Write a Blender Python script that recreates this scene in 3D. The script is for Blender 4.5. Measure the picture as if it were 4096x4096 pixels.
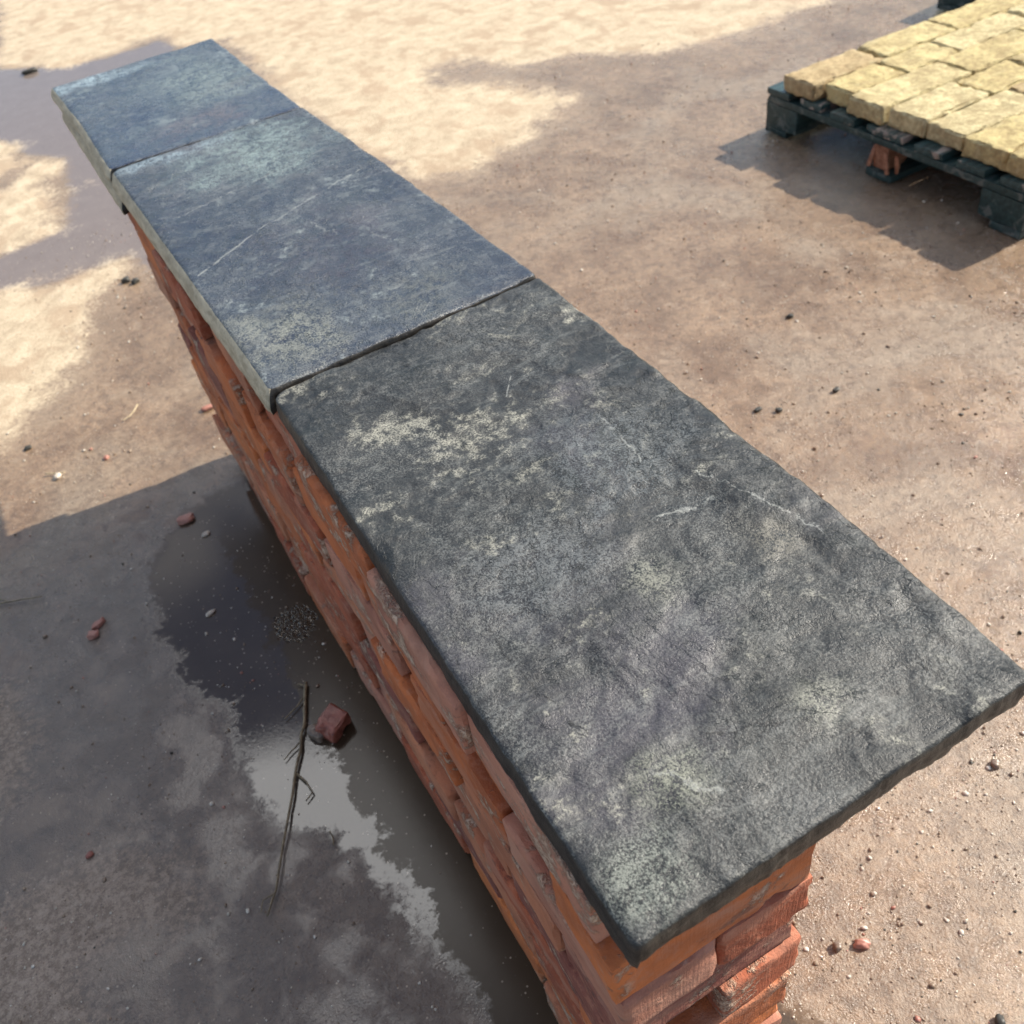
import bpy, bmesh, math, random
import numpy as np
from mathutils import Vector, Matrix, noise as mnoise
R_ = math.radians
random.seed(7)
for o in list(bpy.data.objects):
    bpy.data.objects.remove(o)
SC = bpy.context.scene
COL = SC.collection

# ------------------------------------------------------------------ camera
H = 0.7389                      # top of the coping slabs above the ground (m)
cr = [(0.8574292, -0.49847604, -0.12781547),
      (-0.43085445, -0.55957814, -0.70798075),
      (0.2813887, 0.66211324, -0.69456927)]
cam = bpy.data.cameras.new('camera')
camo = bpy.data.objects.new('camera', cam)
COL.objects.link(camo)
M = Matrix.Identity(4)
for i in range(3):
    M[i][0] = cr[0][i]; M[i][1] = -cr[1][i]; M[i][2] = -cr[2][i]
M.translation = Vector((-0.1265, -0.21524, 1.40573))
camo.matrix_world = M
cam.sensor_width = 36.0
cam.lens = 0.92301 * 36.0
cam.clip_start = 0.02
cam.clip_end = 500
cam.dof.use_dof = True
cam.dof.focus_distance = 0.95
cam.dof.aperture_fstop = 8.6
SC.camera = camo

# ------------------------------------------------------------------ node helper
class NT:
    def __init__(s, tree):
        s.t = tree; s.n = tree.nodes; s.l = tree.links
    def put(s, sock, v):
        if isinstance(v, bpy.types.NodeSocket): s.l.new(v, sock)
        elif v is not None:
            if sock.type == 'RGBA' and len(v) == 3: v = (*v, 1)
            sock.default_value = v
    def math(s, op, a, b=None, c=None, clamp=False):
        n = s.n.new('ShaderNodeMath'); n.operation = op; n.use_clamp = clamp
        s.put(n.inputs[0], a)
        if b is not None: s.put(n.inputs[1], b)
        if c is not None: s.put(n.inputs[2], c)
        return n.outputs[0]
    def add(s, a, b): return s.math('ADD', a, b)
    def mul(s, a, b): return s.math('MULTIPLY', a, b)
    def sub(s, a, b): return s.math('SUBTRACT', a, b)
    def ramp(s, v, a, b, lo=0.0, hi=1.0, smooth=True):
        n = s.n.new('ShaderNodeMapRange')
        if smooth: n.interpolation_type = 'SMOOTHSTEP'
        s.put(n.inputs['Value'], v)
        n.inputs['From Min'].default_value = a; n.inputs['From Max'].default_value = b
        n.inputs['To Min'].default_value = lo; n.inputs['To Max'].default_value = hi
        return n.outputs[0]
    def mix(s, f, a, b, mode='MIX'):
        n = s.n.new('ShaderNodeMix'); n.data_type = 'RGBA'; n.blend_type = mode
        n.clamp_factor = True
        s.put(n.inputs[0], f); s.put(n.inputs[6], a); s.put(n.inputs[7], b)
        return n.outputs[2]
    def fmix(s, f, a, b):
        n = s.n.new('ShaderNodeMix'); n.data_type = 'FLOAT'
        s.put(n.inputs[0], f); s.put(n.inputs[2], a); s.put(n.inputs[3], b)
        return n.outputs[0]
    def noise(s, vec, scale, detail=4, rough=0.55, dist=0.0, kind='FBM'):
        n = s.n.new('ShaderNodeTexNoise'); n.noise_type = kind
        if vec is not None: s.l.new(vec, n.inputs['Vector'])
        n.inputs['Scale'].default_value = scale; n.inputs['Detail'].default_value = detail
        n.inputs['Roughness'].default_value = rough; n.inputs['Distortion'].default_value = dist
        return n.outputs[0]
    def voro(s, vec, scale, feat='F1', out='Distance', rnd=1.0):
        n = s.n.new('ShaderNodeTexVoronoi'); n.feature = feat
        s.l.new(vec, n.inputs['Vector']); n.inputs['Scale'].default_value = scale
        n.inputs['Randomness'].default_value = rnd
        return n.outputs[out]
    def coords(s, out='Object'):
        return s.n.new('ShaderNodeTexCoord').outputs[out]
    def vmul(s, v, k, off=(0, 0, 0)):
        n = s.n.new('ShaderNodeMapping'); s.l.new(v, n.inputs[0])
        n.inputs['Scale'].default_value = k; s.put(n.inputs['Location'], off)
        return n.outputs[0]
    def rnd(s): return s.n.new('ShaderNodeObjectInfo').outputs['Random']
    def attr(s, name):
        n = s.n.new('ShaderNodeAttribute'); n.attribute_name = name
        return n.outputs['Fac']
    def vadd(s, v, f):
        n = s.n.new('ShaderNodeVectorMath'); n.operation = 'ADD'
        s.l.new(v, n.inputs[0]); s.put(n.inputs[1], f); return n.outputs[0]
    def bump(s, h, dist, strength=1.0, normal=None):
        n = s.n.new('ShaderNodeBump'); s.put(n.inputs['Height'], h)
        n.inputs['Distance'].default_value = dist; s.put(n.inputs['Strength'], strength)
        if normal is not None: s.l.new(normal, n.inputs['Normal'])
        return n.outputs[0]
    def sep(s, v):
        n = s.n.new('ShaderNodeSeparateXYZ'); s.l.new(v, n.inputs[0]); return n.outputs

def material(name):
    m = bpy.data.materials.new(name); m.use_nodes = True
    b = m.node_tree.nodes['Principled BSDF']
    return m, NT(m.node_tree), b

# ------------------------------------------------------------------ world and sun
SUN_EL, SUN_AZ = 38.0, -7.0
w = bpy.data.worlds.new('World'); SC.world = w; w.use_nodes = True
nt = NT(w.node_tree); bg = w.node_tree.nodes['Background']
sky = w.node_tree.nodes.new('ShaderNodeTexSky'); sky.sky_type = 'NISHITA'
sky.sun_disc = False; sky.sun_elevation = R_(SUN_EL); sky.sun_rotation = R_(90 - SUN_AZ)
sky.air_density = 1.0; sky.dust_density = 0.2; sky.ozone_density = 2.5
gen = nt.coords('Generated')
cl = nt.noise(nt.vmul(gen, (1.0, 1.0, 1.9), (0.3, 0.1, 0.0)), 2.3, 7, 0.56, 0.3)
cm = nt.mul(nt.ramp(cl, 0.45, 0.58), nt.ramp(nt.sep(gen)[2], 0.36, 0.56))
vd = nt.n.new('ShaderNodeVectorMath'); vd.operation = 'DOT_PRODUCT'
nt.l.new(gen, vd.inputs[0]); vd.inputs[1].default_value = (0.0, 0.56, 0.828)
core = nt.ramp(nt.add(vd.outputs['Value'], nt.mul(nt.sub(cl, 0.5), 0.16)), 0.979, 0.994)
vd2 = nt.n.new('ShaderNodeVectorMath'); vd2.operation = 'DOT_PRODUCT'
nt.l.new(gen, vd2.inputs[0]); vd2.inputs[1].default_value = (0.36, 0.676, 0.643)
core = nt.math('MAXIMUM', core, nt.ramp(nt.add(vd2.outputs['Value'], nt.mul(nt.sub(cl, 0.5), 0.14)), 0.974, 0.994))
vd3 = nt.n.new('ShaderNodeVectorMath'); vd3.operation = 'DOT_PRODUCT'
nt.l.new(gen, vd3.inputs[0]); vd3.inputs[1].default_value = (0.586, 0.457, 0.669)
core = nt.math('MAXIMUM', core, nt.mul(nt.ramp(nt.add(vd3.outputs['Value'], nt.mul(nt.sub(cl, 0.5), 0.16)), 0.965, 0.992), 0.8))
cm = nt.math('MAXIMUM', nt.mul(cm, 0.8), core)
nt.put(bg.inputs[0], nt.mix(cm, sky.outputs[0], nt.mix(core, (6.5, 6.5, 6.8), (30.0, 30.0, 30.0))))
bg.inputs[1].default_value = 0.085
sd = bpy.data.lights.new('sun', 'SUN'); so = bpy.data.objects.new('sun', sd); COL.objects.link(so)
sd.energy = 5.0; sd.angle = R_(0.55); sd.color = (1.0, 0.925, 0.80)
dv = Vector((math.cos(R_(SUN_EL)) * math.cos(R_(SUN_AZ)), math.cos(R_(SUN_EL)) * math.sin(R_(SUN_AZ)), math.sin(R_(SUN_EL))))
so.rotation_euler = dv.to_track_quat('Z', 'Y').to_euler()
so.location = (3, -1, 4)
SC.view_settings.view_transform = 'Standard'; SC.view_settings.look = 'None'
SC.view_settings.exposure = 0.70; SC.view_settings.gamma = 1.0

# ------------------------------------------------------------------ object helpers
def link(name, me, mats=(), parent=None, label=None, cat=None, group=None, kind=None):
    o = bpy.data.objects.new(name, me); COL.objects.link(o)
    if me is not None:
        for m in mats: me.materials.append(m)
    if parent is not None: o.parent = parent
    tag(o, label, cat, group, kind); return o
def tag(o, label=None, cat=None, group=None, kind=None):
    if label: o['label'] = label
    if cat: o['category'] = cat
    if group: o['group'] = group
    if kind: o['kind'] = kind
def mesh(name, v, f, smooth=False):
    me = bpy.data.meshes.new(name); me.from_pydata([tuple(p) for p in v], [], f); me.update()
    if smooth: me.shade_smooth()
    return me

# value-noise fbm for geometry
_rs = np.random.RandomState(11); _tab = _rs.rand(256, 256)
def vnoise(x, y):
    xi = np.floor(x).astype(int); yi = np.floor(y).astype(int); fx = x - xi; fy = y - yi
    fx = fx * fx * (3 - 2 * fx); fy = fy * fy * (3 - 2 * fy)
    a = _tab[xi % 256, yi % 256]; b = _tab[(xi + 1) % 256, yi % 256]
    c = _tab[xi % 256, (yi + 1) % 256]; d = _tab[(xi + 1) % 256, (yi + 1) % 256]
    return (a * (1 - fx) + b * fx) * (1 - fy) + (c * (1 - fx) + d * fx) * fy
def fbm(x, y, octv=4, rough=0.5):
    x = np.asarray(x, float); y = np.asarray(y, float); s = 0; a = 1; t = 0
    for i in range(octv):
        s = s + a * vnoise(x * 2 ** i + 17.3 * i, y * 2 ** i + 9.1 * i); t += a; a *= rough
    return s / t - 0.5

# ------------------------------------------------------------------ ground
dry_polys = [
 [(0.727,11.02),(-0.026,5.582),(0.258,5.197),(0.433,5.266),(0.741,5.275),(0.782,4.966),(0.974,4.871),(0.952,3.556),(0.999,2.748),(1.186,2.694),(1.464,2.793),(1.766,2.932),(1.608,3.239),(1.429,3.481),(1.457,3.743),(1.61,3.668),(1.784,3.457),(1.93,3.324),(2.321,3.022),(2.66,2.98),(2.95,2.95),(3.3,3.2),(6.0,5.0),(4,12)],
 [(-0.464,4.05),(-0.254,3.931),(-0.157,4.021),(-0.087,4.071),(-0.007,3.988),(-0.039,3.899),(-0.085,3.852),(-0.08,3.756),(-0.02,3.674),(-0.093,3.638),(-0.116,3.474),(-0.155,3.452),(-0.145,3.347),(-0.256,3.341),(-0.334,3.352),(-0.525,3.414),(-1.2,3.4),(-1.3,4.2)],
 [(-0.315,4.72),(-0.181,4.461),(-0.133,4.287),(-0.186,4.251),(-0.131,4.091),(-0.191,4.055),(-0.249,3.972),(-0.46,4.092)],
 [(-0.614,3.2),(-0.376,3.05),(-0.239,2.947),(-0.133,2.958),(0.023,2.94),(-0.027,2.84),(-0.108,2.746),(-0.15,2.627),(-0.222,2.508),(-0.395,2.299),(-0.499,2.159),(-0.688,2.283),(-1.5,2.4),(-1.5,3.2)]]
wat_polys = [
 [(-0.27,5.788),(0.168,5.284),(0.436,5.152),(0.72,5.194),(0.747,4.988),(0.562,4.79),(0.35,4.3),(0.4,3.6),(0.35,3.0),(0.1,2.75),(0.029,2.966),(-0.235,2.965),(-0.374,3.069),(-0.5,3.25),(-0.1,3.35),(-0.03,3.6),(0.0,3.85),(0.03,4.0),(-0.1,4.2),(-0.177,4.485),(-0.379,4.901),(-0.9,5.2),(-0.9,5.9)],
 [(0.02,1.60),(-0.13,1.60),(-0.26,1.50),(-0.30,1.34),(-0.29,1.12),(-0.225,0.98),(-0.26,0.86),(-0.235,0.73),(-0.16,0.66),(-0.13,0.56),(-0.106,0.391),(-0.09,0.245),(-0.03,0.10),(0.10,-0.05),(0.30,-0.02),(0.1,0.3),(0.05,0.9)]]
sed_polys = [
 [(-0.74,0.842),(-0.601,0.862),(-0.507,0.843),(-0.411,0.758),(-0.386,0.689),(-0.43,0.658),(-0.526,0.682),(-0.582,0.653),(-0.569,0.559),(-0.714,0.5),(-0.9,0.5),(-0.9,0.8)],
 [(-0.8,1.381),(-0.60,1.30),(-0.585,1.207),(-0.61,1.126),(-0.65,1.051),(-0.9,1.0)]]
def sdf(polys, X, Y):
    best = np.full(X.shape, -1e9)
    for P in polys:
        P = np.array(P); Q = np.roll(P, -1, 0)
        d = np.full(X.shape, 1e9); ins = np.zeros(X.shape, bool)
        for (ax, ay), (bx, by) in zip(P, Q):
            ex, ey = bx - ax, by - ay
            t = np.clip(((X - ax) * ex + (Y - ay) * ey) / (ex * ex + ey * ey), 0, 1)
            d = np.minimum(d, np.hypot(X - ax - t * ex, Y - ay - t * ey))
            c = ((ay > Y) != (by > Y)) & (X < (bx - ax) * (Y - ay) / ((by - ay) if by != ay else 1e-9) + ax)
            ins ^= c
        best = np.maximum(best, np.where(ins, d, -d))
    return np.clip(best, -2, 2)
xs = np.concatenate([[-90, -30, -10, -4, -2, -1.4], np.arange(-1.1, 4.3, 0.018), [5, 7, 12, 30, 90]])
ys = np.concatenate([[-90, -30, -8, -3, -1.4], np.arange(-0.7, 6.2, 0.022), [6.6, 7.2, 8, 9, 11, 15, 30, 90]])
GX, GY = np.meshgrid(xs, ys, indexing='ij')
dry = sdf(dry_polys, GX, GY); wat = sdf(wat_polys, GX, GY); sed = sdf(sed_polys, GX, GY)
flat = np.clip(0.5 + wat / 0.12, 0, 1)
GZ = (fbm(GX * 3, GY * 3, 3) * 0.005 + fbm(GX * 22, GY * 22, 3) * 0.0005 - 0.004 + np.clip(dry, 0, .2) * 0.02) * (1 - flat) - 0.004 * flat
nx, ny = GX.shape
V = np.stack([GX, GY, GZ], -1).reshape(-1, 3)
idx = np.arange(nx * ny).reshape(nx, ny)
Fc = np.stack([idx[:-1, :-1], idx[1:, :-1], idx[1:, 1:], idx[:-1, 1:]], -1).reshape(-1, 4)
me = bpy.data.meshes.new('ground')
me.vertices.add(len(V)); me.vertices.foreach_set('co', V.ravel())
me.loops.add(Fc.size); me.loops.foreach_set('vertex_index', Fc.ravel())
me.polygons.add(len(Fc)); me.polygons.foreach_set('loop_start', np.arange(0, Fc.size, 4))
me.update(); me.validate(); me.shade_smooth()
for nm, arr in (('dry', dry), ('wat', wat), ('sed', sed)):
    a = me.attributes.new(nm, 'FLOAT', 'POINT'); a.data.foreach_set('value', arr.ravel().astype(np.float32))

gm, n, b = material('wet_sandy_concrete')
co = n.coords('Object')
nA = n.noise(co, 2.2, 6, 0.6, 0.6); nB = n.noise(co, 14, 7, 0.62, 0.4); nC = n.noise(co, 90, 5, 0.65)
nD = n.noise(co, 420, 3, 0.7); nM = n.noise(co, 34, 6, 0.7, 0.2)
edge = n.add(n.mul(n.sub(nA, 0.5), 0.30), n.add(n.mul(n.sub(nB, 0.5), 0.16), n.mul(n.sub(nC, 0.5), 0.05)))
dryf = n.ramp(n.add(n.add(n.attr('dry'), edge), n.add(n.mul(n.sub(nC, .5), .16), n.mul(n.sub(nD, .5), .10))), -0.05, 0.055)
damp = n.ramp(n.add(n.attr('dry'), edge), -0.22, 0.02)
wedge = n.add(n.mul(n.sub(nB, 0.5), 0.15), n.mul(n.sub(nC, 0.5), 0.07))
watf = n.ramp(n.add(n.attr('wat'), wedge), -0.035, 0.015)
sedf = n.ramp(n.add(n.attr('sed'), n.add(wedge, n.mul(n.sub(nC, .5), .12))), -0.05, 0.04)
grain = n.add(n.mul(nC, 0.55), n.mul(nD, 0.45))
stre = n.noise(n.vmul(co, (1.3, 1.0, 1.0)), 4.5, 7, 0.66, 0.2)
sand = n.mix(n.ramp(n.add(n.mul(nB, 0.6), n.mul(nC, 0.4)), 0.32, 0.66), (0.37, 0.285, 0.19), (0.60, 0.49, 0.345))
sand = n.mix(n.mul(n.ramp(stre, 0.50, 0.62), 0.75), sand, (0.38, 0.275, 0.18))
wetc = n.mix(n.ramp(stre, 0.30, 0.68), (0.185, 0.112, 0.064), (0.36, 0.242, 0.150))
wetc = n.mix(n.ramp(nA, 0.45, 0.70), wetc, (0.335, 0.255, 0.18))
wetc = n.mix(n.mul(n.ramp(nM, 0.52, 0.36), 0.5), wetc, (0.105, 0.062, 0.036))
wetc = n.mix(n.mul(n.ramp(n.add(n.mul(nM, .5), n.mul(nB, .5)), 0.54, 0.64), 0.45), wetc, (0.40, 0.31, 0.225))
wetc = n.mix(n.ramp(grain, 0.35, 0.68), n.mix(0.5, wetc, (0.06, 0.042, 0.03)), wetc)
wetc = n.mix(n.mul(damp, 0.45), wetc, (0.36, 0.26, 0.17))
mud = n.mix(nB, (0.060, 0.043, 0.030), (0.10, 0.075, 0.054))
silt = n.mix(nB, (0.17, 0.135, 0.115), (0.23, 0.19, 0.165))
yy = n.sep(co)[1]
watc = n.mix(n.ramp(yy, 1.6, 2.4), mud, silt)
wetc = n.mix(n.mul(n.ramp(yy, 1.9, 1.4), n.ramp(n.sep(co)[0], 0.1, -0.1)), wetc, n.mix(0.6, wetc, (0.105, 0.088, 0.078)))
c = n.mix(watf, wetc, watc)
xx = n.sep(co)[0]
wall_refl = n.mul(n.mul(n.ramp(n.add(xx, wedge), -0.125, -0.105), n.ramp(n.add(xx, wedge), 0.30, 0.0)), n.ramp(yy, 1.55, 1.35))  # dark reflection of the wall in the puddle, painted into the ground colour
wall_refl = n.mul(wall_refl, n.ramp(n.add(n.sub(xx, n.mul(yy, -0.06)), wedge), -0.075, -0.060))
c = n.mix(wall_refl, c, n.mix(nB, (0.040, 0.027, 0.016), (0.075, 0.052, 0.032)))
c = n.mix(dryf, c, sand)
c = n.mix(n.mul(sedf, 0.75), c, n.mix(n.ramp(grain, .4, .62), (0.19, 0.135, 0.095), (0.42, 0.33, 0.25)))
# dark grit and pale chips pressed in the surface
vo = n.voro(co, 150); vc = n.voro(co, 150, out='Color')
vr = n.sep(vc)
chip = n.mul(n.ramp(vo, 0.30, 0.16), n.math('GREATER_THAN', vr[0], 0.84))
c = n.mix(n.mul(chip, 0.75), c, n.mix(n.ramp(vr[1], 0.3, 0.7), (0.07, 0.05, 0.04), (0.50, 0.41, 0.31)))
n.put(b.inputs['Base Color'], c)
wr = n.ramp(n.add(n.mul(nB, .6), n.mul(nA, .4)), 0.40, 0.60, 0.11, 0.42)
shd = n.mul(n.ramp(yy, 2.2, 1.6), n.ramp(n.sep(co)[0], 0.1, -0.1))
film = n.mul(shd, n.ramp(n.add(n.mul(nA, .6), n.mul(nB, .4)), 0.52, 0.42, 0.0, 0.75))
wr = n.fmix(film, wr, 0.07)
r = n.fmix(watf, wr, 0.03)
r = n.fmix(n.mul(wall_refl, .6), r, 0.30)
r = n.fmix(dryf, r, 0.93)
n.put(b.inputs['Specular IOR Level'], n.fmix(wall_refl, 0.8, 0.30))
r = n.fmix(n.mul(sedf, .8), r, 0.8)
n.put(b.inputs['Roughness'], r)
b.inputs['IOR'].default_value = 1.45
dryness = n.math('MAXIMUM', dryf, sedf)
h = n.add(n.mul(nC, 0.6), n.add(n.mul(nD, 0.42), n.mul(n.ramp(vo, 0.45, 0.1), n.mul(vr[2], 0.35))))
bs = n.fmix(watf, n.mul(n.fmix(dryness, 0.7, 0.9), n.fmix(film, 1.0, 0.12)), 0.02)
n.put(b.inputs['Normal'], n.bump(h, 0.0042, bs))
link('ground', me, [gm], kind='structure')

# ------------------------------------------------------------------ slate coping slabs
def seg_dist(n, P, ax, ay, bx, by):
    ex, ey = bx - ax, by - ay; L2 = ex * ex + ey * ey
    X, Y = P
    dx = n.sub(X, ax); dy = n.sub(Y, ay)
    t = n.math('DIVIDE', n.add(n.mul(dx, ex), n.mul(dy, ey)), L2, clamp=True)
    px = n.sub(dx, n.mul(t, ex)); py = n.sub(dy, n.mul(t, ey))
    return n.math('SQRT', n.add(n.mul(px, px), n.mul(py, py)))

def slate(name, off, dark, light, patch, pamt, gl, veins=(), blotch=(), ridge=1.0, stk=0.25, vs=1.0, cracks=()):
    m, n, b = material(name)
    co = n.vadd(n.coords('Object'), off)
    raw = n.sep(n.coords('Object'))
    L = n.noise(co, 3.2, 5, 0.6, 0.7); Mn = n.noise(co, 13, 7, 0.68, 0.5)
    F = n.noise(co, 75, 6, 0.72, 0.0); S = n.noise(co, 430, 2, 0.85)
    st = n.noise(n.vmul(co, (0.6, 2.4, 1)), 26, 6, 0.68, 0.8)
    base = n.mix(n.ramp(n.add(n.mul(Mn, .5), n.mul(L, .5)), 0.36, 0.64), dark, light)
    base = n.mix(n.ramp(L, .52, .7), base, n.mix(0.5, base, (0.085, 0.075, 0.092)))
    # salt-and-pepper grain
    sp = n.ramp(n.add(n.mul(S, 0.68), n.mul(F, 0.32)), 0.46, 0.58)
    gmod = n.ramp(n.add(n.mul(n.noise(co, 8, 6, 0.7, 0.4), .7), n.mul(F, .3)), 0.38, 0.60)
    base = n.mix(n.mul(n.mul(sp, gmod), 0.60), base, n.mix(0.5, light, (0.28, 0.285, 0.27)))
    base = n.mix(n.mul(n.ramp(S, 0.46, 0.34), 0.7), base, (0.012, 0.013, 0.014))
    # cloudy lime-cream scuffs
    a1 = n.ramp(n.add(n.mul(Mn, .55), n.mul(F, .45)), 0.530, 0.63)
    a2 = n.ramp(n.noise(co, 6.5, 6, 0.7, 0.5), 0.45, 0.58)
    sc = n.mul(n.mul(a1, a2), n.ramp(S, 0.36, 0.56))
    base = n.mix(n.mul(sc, pamt), base, patch)
    stf = n.mul(n.ramp(st, 0.52, 0.66), n.ramp(n.noise(co, 6.0, 4, .6), 0.40, 0.58))
    base = n.mix(n.mul(stf, 0.55 * stk), base, (0.33, 0.345, 0.325))
    wob = n.mul(n.sub(n.noise(co, 24, 5, 0.7), 0.5), 0.030)
    PX, PY = n.add(raw[0], wob), n.add(raw[1], wob)
    for (ax, ay, bx, by, wd) in veins:
        d = seg_dist(n, (PX, PY), ax, ay, bx, by)
        base = n.mix(n.mul(n.mul(n.ramp(d, wd, wd * 0.2), n.ramp(F, 0.38, 0.50)), vs), base, (0.40, 0.41, 0.38))
    for (ax, ay, bx, by, wd) in cracks:
        d = seg_dist(n, (PX, PY), ax, ay, bx, by)
        base = n.mix(n.mul(n.mul(n.ramp(d, wd, wd * 0.3), n.ramp(Mn, 0.42, 0.52)), 0.9), base, (0.006, 0.006, 0.006))
    for (x, y, rx, ry, col, am) in blotch:
        dx = n.mul(n.sub(PX, x), 1 / rx); dy = n.mul(n.sub(PY, y), 1 / ry)
        d = n.math('SQRT', n.add(n.mul(dx, dx), n.mul(dy, dy)))
        d = n.add(d, n.add(n.mul(n.sub(Mn, .5), 3.4), n.mul(n.sub(F, .5), 1.6)))
        base = n.mix(n.mul(n.mul(n.ramp(d, 1.3, 0.2), am * 1.5), n.ramp(n.add(n.mul(F, .5), n.mul(S, .5)), 0.44, 0.56)), base, col)
    n.put(b.inputs['Base Color'], base); b.inputs['Specular IOR Level'].default_value = 0.55
    n.put(b.inputs['Roughness'], n.ramp(n.add(n.mul(Mn, .5), n.mul(F, .5)), 0.35, 0.65, gl, gl + 0.26))
    rg = n.noise(n.vmul(co, (1, 1.6, 1)), 21, 8, 0.6, 0.6, 'RIDGED_MULTIFRACTAL') if False else n.noise(n.vmul(co, (1.5, 1, 1)), 24, 8, 0.70, 0.3)
    lv = n.mul(n.noise(n.vmul(co, (1.4, 1, 1)), 7.5, 9, 0.62, 0.5), 11)
    lf = n.math('FRACT', lv); ll = n.add(n.math('FLOOR', lv), n.ramp(lf, 0.86, 1.0))
    msk = n.ramp(n.noise(co, 5, 3), 0.40, 0.60)
    h = n.add(n.mul(n.mul(ll, msk), 0.34 * ridge), n.add(n.mul(rg, 0.6 * ridge), n.add(n.mul(F, 0.5), n.mul(S, 0.16))))
    n.put(b.inputs['Normal'], n.bump(h, 0.0048, 0.8))
    return m
def edge_mat(name, dark, light, rough=0.55):
    m, n, b = material(name)
    co = n.coords('Object')
    a = n.noise(n.vmul(co, (1, 1, 4)), 26, 6, 0.65, 0.5); s = n.noise(n.vmul(co, (1, 1, .35)), 300, 3, 0.7)
    n.put(b.inputs['Base Color'], n.mix(n.ramp(n.add(n.mul(a, .7), n.mul(s, .3)), .38, .62), dark, light))
    b.inputs['Roughness'].default_value = rough
    n.put(b.inputs['Normal'], n.bump(n.add(n.mul(a, .7), n.mul(s, .25)), 0.004, 0.7))
    return m

def slab(name, outline, z0, z1, thick, mats, label, seed, step=0.0035, rough=0.0024, jag=0.0015, rnd=0.004, ledge=0.0004, lean=0.0, cr4=(0.004,) * 4, under_jag=0.0055):
    """outline: (left, right, near, far) functions; returns a slab as one closed mesh.
    z0/z1: top height at the near/far end."""
    A, B, C, D, kl, kr = outline        # corners near-left, near-right, far-right, far-left; side waypoints
    A, B, C, D = map(np.array, (A, B, C, D))
    Lx = np.linalg.norm(B - A); Ly = np.linalg.norm(D - A)
    nu, nv = int(Lx / step), int(Ly / step)
    u = np.linspace(0, 1, nu + 1); v = np.linspace(0, 1, nv + 1)
    U, W = np.meshgrid(u, v, indexing='ij')
    # rounded corners: pull border inwards near the corners
    su, sv = U * Lx, W * Ly
    P = ((1 - U) * (1 - W))[..., None] * A + (U * (1 - W))[..., None] * B + (U * W)[..., None] * C + ((1 - U) * W)[..., None] * D
    X = P[..., 0].copy(); Y = P[..., 1].copy()
    if kl: X += (1 - U) * np.interp(W, *zip(*kl))
    if kr: X += U * np.interp(W, *zip(*kr))
    s = seed * 13.7
    # jagged chipped arrises
    jl = fbm(W * Ly * 60 + s, W * 0 + s, 4, .6) * jag * 2 + fbm(W * Ly * 9 + s, W * 0 + 3 + s, 2) * jag * 2
    jr = fbm(W * Ly * 60 + s + 50, W * 0 + s, 4, .6) * jag * 2 + fbm(W * Ly * 9 + s + 9, W * 0 + s, 2) * jag * 2
    X += np.where(U < .5, (1 - 2 * np.minimum(U, .5)) * np.abs(jl), -(2 * np.maximum(U, .5) - 1) * np.abs(jr))
    jn = fbm(U * Lx * 60 + s + 20, U * 0 + s, 4, .6) * jag * 2 + fbm(U * Lx * 9 + s, U * 0 + 7 + s, 2) * jag * 2
    jf = fbm(U * Lx * 60 + s + 70, U * 0 + s, 4, .6) * jag * 2
    Y += np.where(W < .5, (1 - 2 * np.minimum(W, .5)) * np.abs(jn), -(2 * np.maximum(W, .5) - 1) * np.abs(jf))
    # corner rounding
    for (cu, cv, rr) in ((0, 0, cr4[0]), (1, 0, cr4[1]), (1, 1, cr4[2]), (0, 1, cr4[3])):
        du = su if cu == 0 else Lx - su; dvv = sv if cv == 0 else Ly - sv
        m = (du < rr) & (dvv < rr)
        qx, qy = rr - du, rr - dvv
        q = np.hypot(qx, qy); mx = np.maximum(qx, qy)
        k = np.where(m & (q > 1e-9), mx / np.maximum(q, 1e-9), 1)
        ex = (1 - k) * qx * (1 if cu == 0 else -1); ey = (1 - k) * qy * (1 if cv == 0 else -1)
        X += np.where(m, ex, 0); Y += np.where(m, ey, 0)
    d = np.minimum(np.minimum(su, Lx - su), np.minimum(sv, Ly - sv))
    f1 = fbm(X * 7 + s, Y * 4.5, 5, .55); f2 = fbm(X * 28 + s, Y * 20 + 5, 4, .6)
    lay = f1 * 7 + f2 * 1.6 + 0.3
    terr = np.floor(lay) + np.clip((lay - np.floor(lay) - 0.88) / 0.12, 0, 1)
    Z = z0 * (1 - W) + z1 * W + ledge * terr + rough * (0.9 * f1 + 0.6 * f2)
    ew = rnd * (1 + 1.2 * fbm(X * 40 + s, Y * 40, 3))
    t = np.clip(1 - d / np.maximum(ew * 1.6, 1e-4), 0, 1)
    Z -= ew * 0.8 * t ** 2
    big = np.clip(fbm(X * 16 + 3 * s, Y * 16, 3) * 2.2, 0, 1) * np.clip(1 - d / 0.016, 0, 1)
    Z -= big * 0.006
    verts = [tuple(p) for p in np.stack([X, Y, Z], -1).reshape(-1, 3)]
    idx = np.arange((nu + 1) * (nv + 1)).reshape(nu + 1, nv + 1)
    faces = np.stack([idx[:-1, :-1], idx[1:, :-1], idx[1:, 1:], idx[:-1, 1:]], -1).reshape(-1, 4).tolist()
    mi = [0] * len(faces)
    ring = [(i, 0) for i in range(nu + 1)] + [(nu, j) for j in range(1, nv + 1)] + [(i, nv) for i in range(nu - 1, -1, -1)] + [(0, j) for j in range(nv - 1, 0, -1)]
    prev = [int(idx[i, j]) for i, j in ring]
    cx, cy = X.mean(), Y.mean(); K = 8
    nr = len(ring); sarc = np.arange(nr) * step
    base_b = np.array([z0 if j < nv / 2 else z1 for i, j in ring], float)
    base_b = np.array([z0 * (1 - j / nv) + z1 * j / nv for i, j in ring]) - thick
    base_b = base_b + fbm(sarc * 35 + s, sarc * 0, 3, .6) * under_jag * 2
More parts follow.
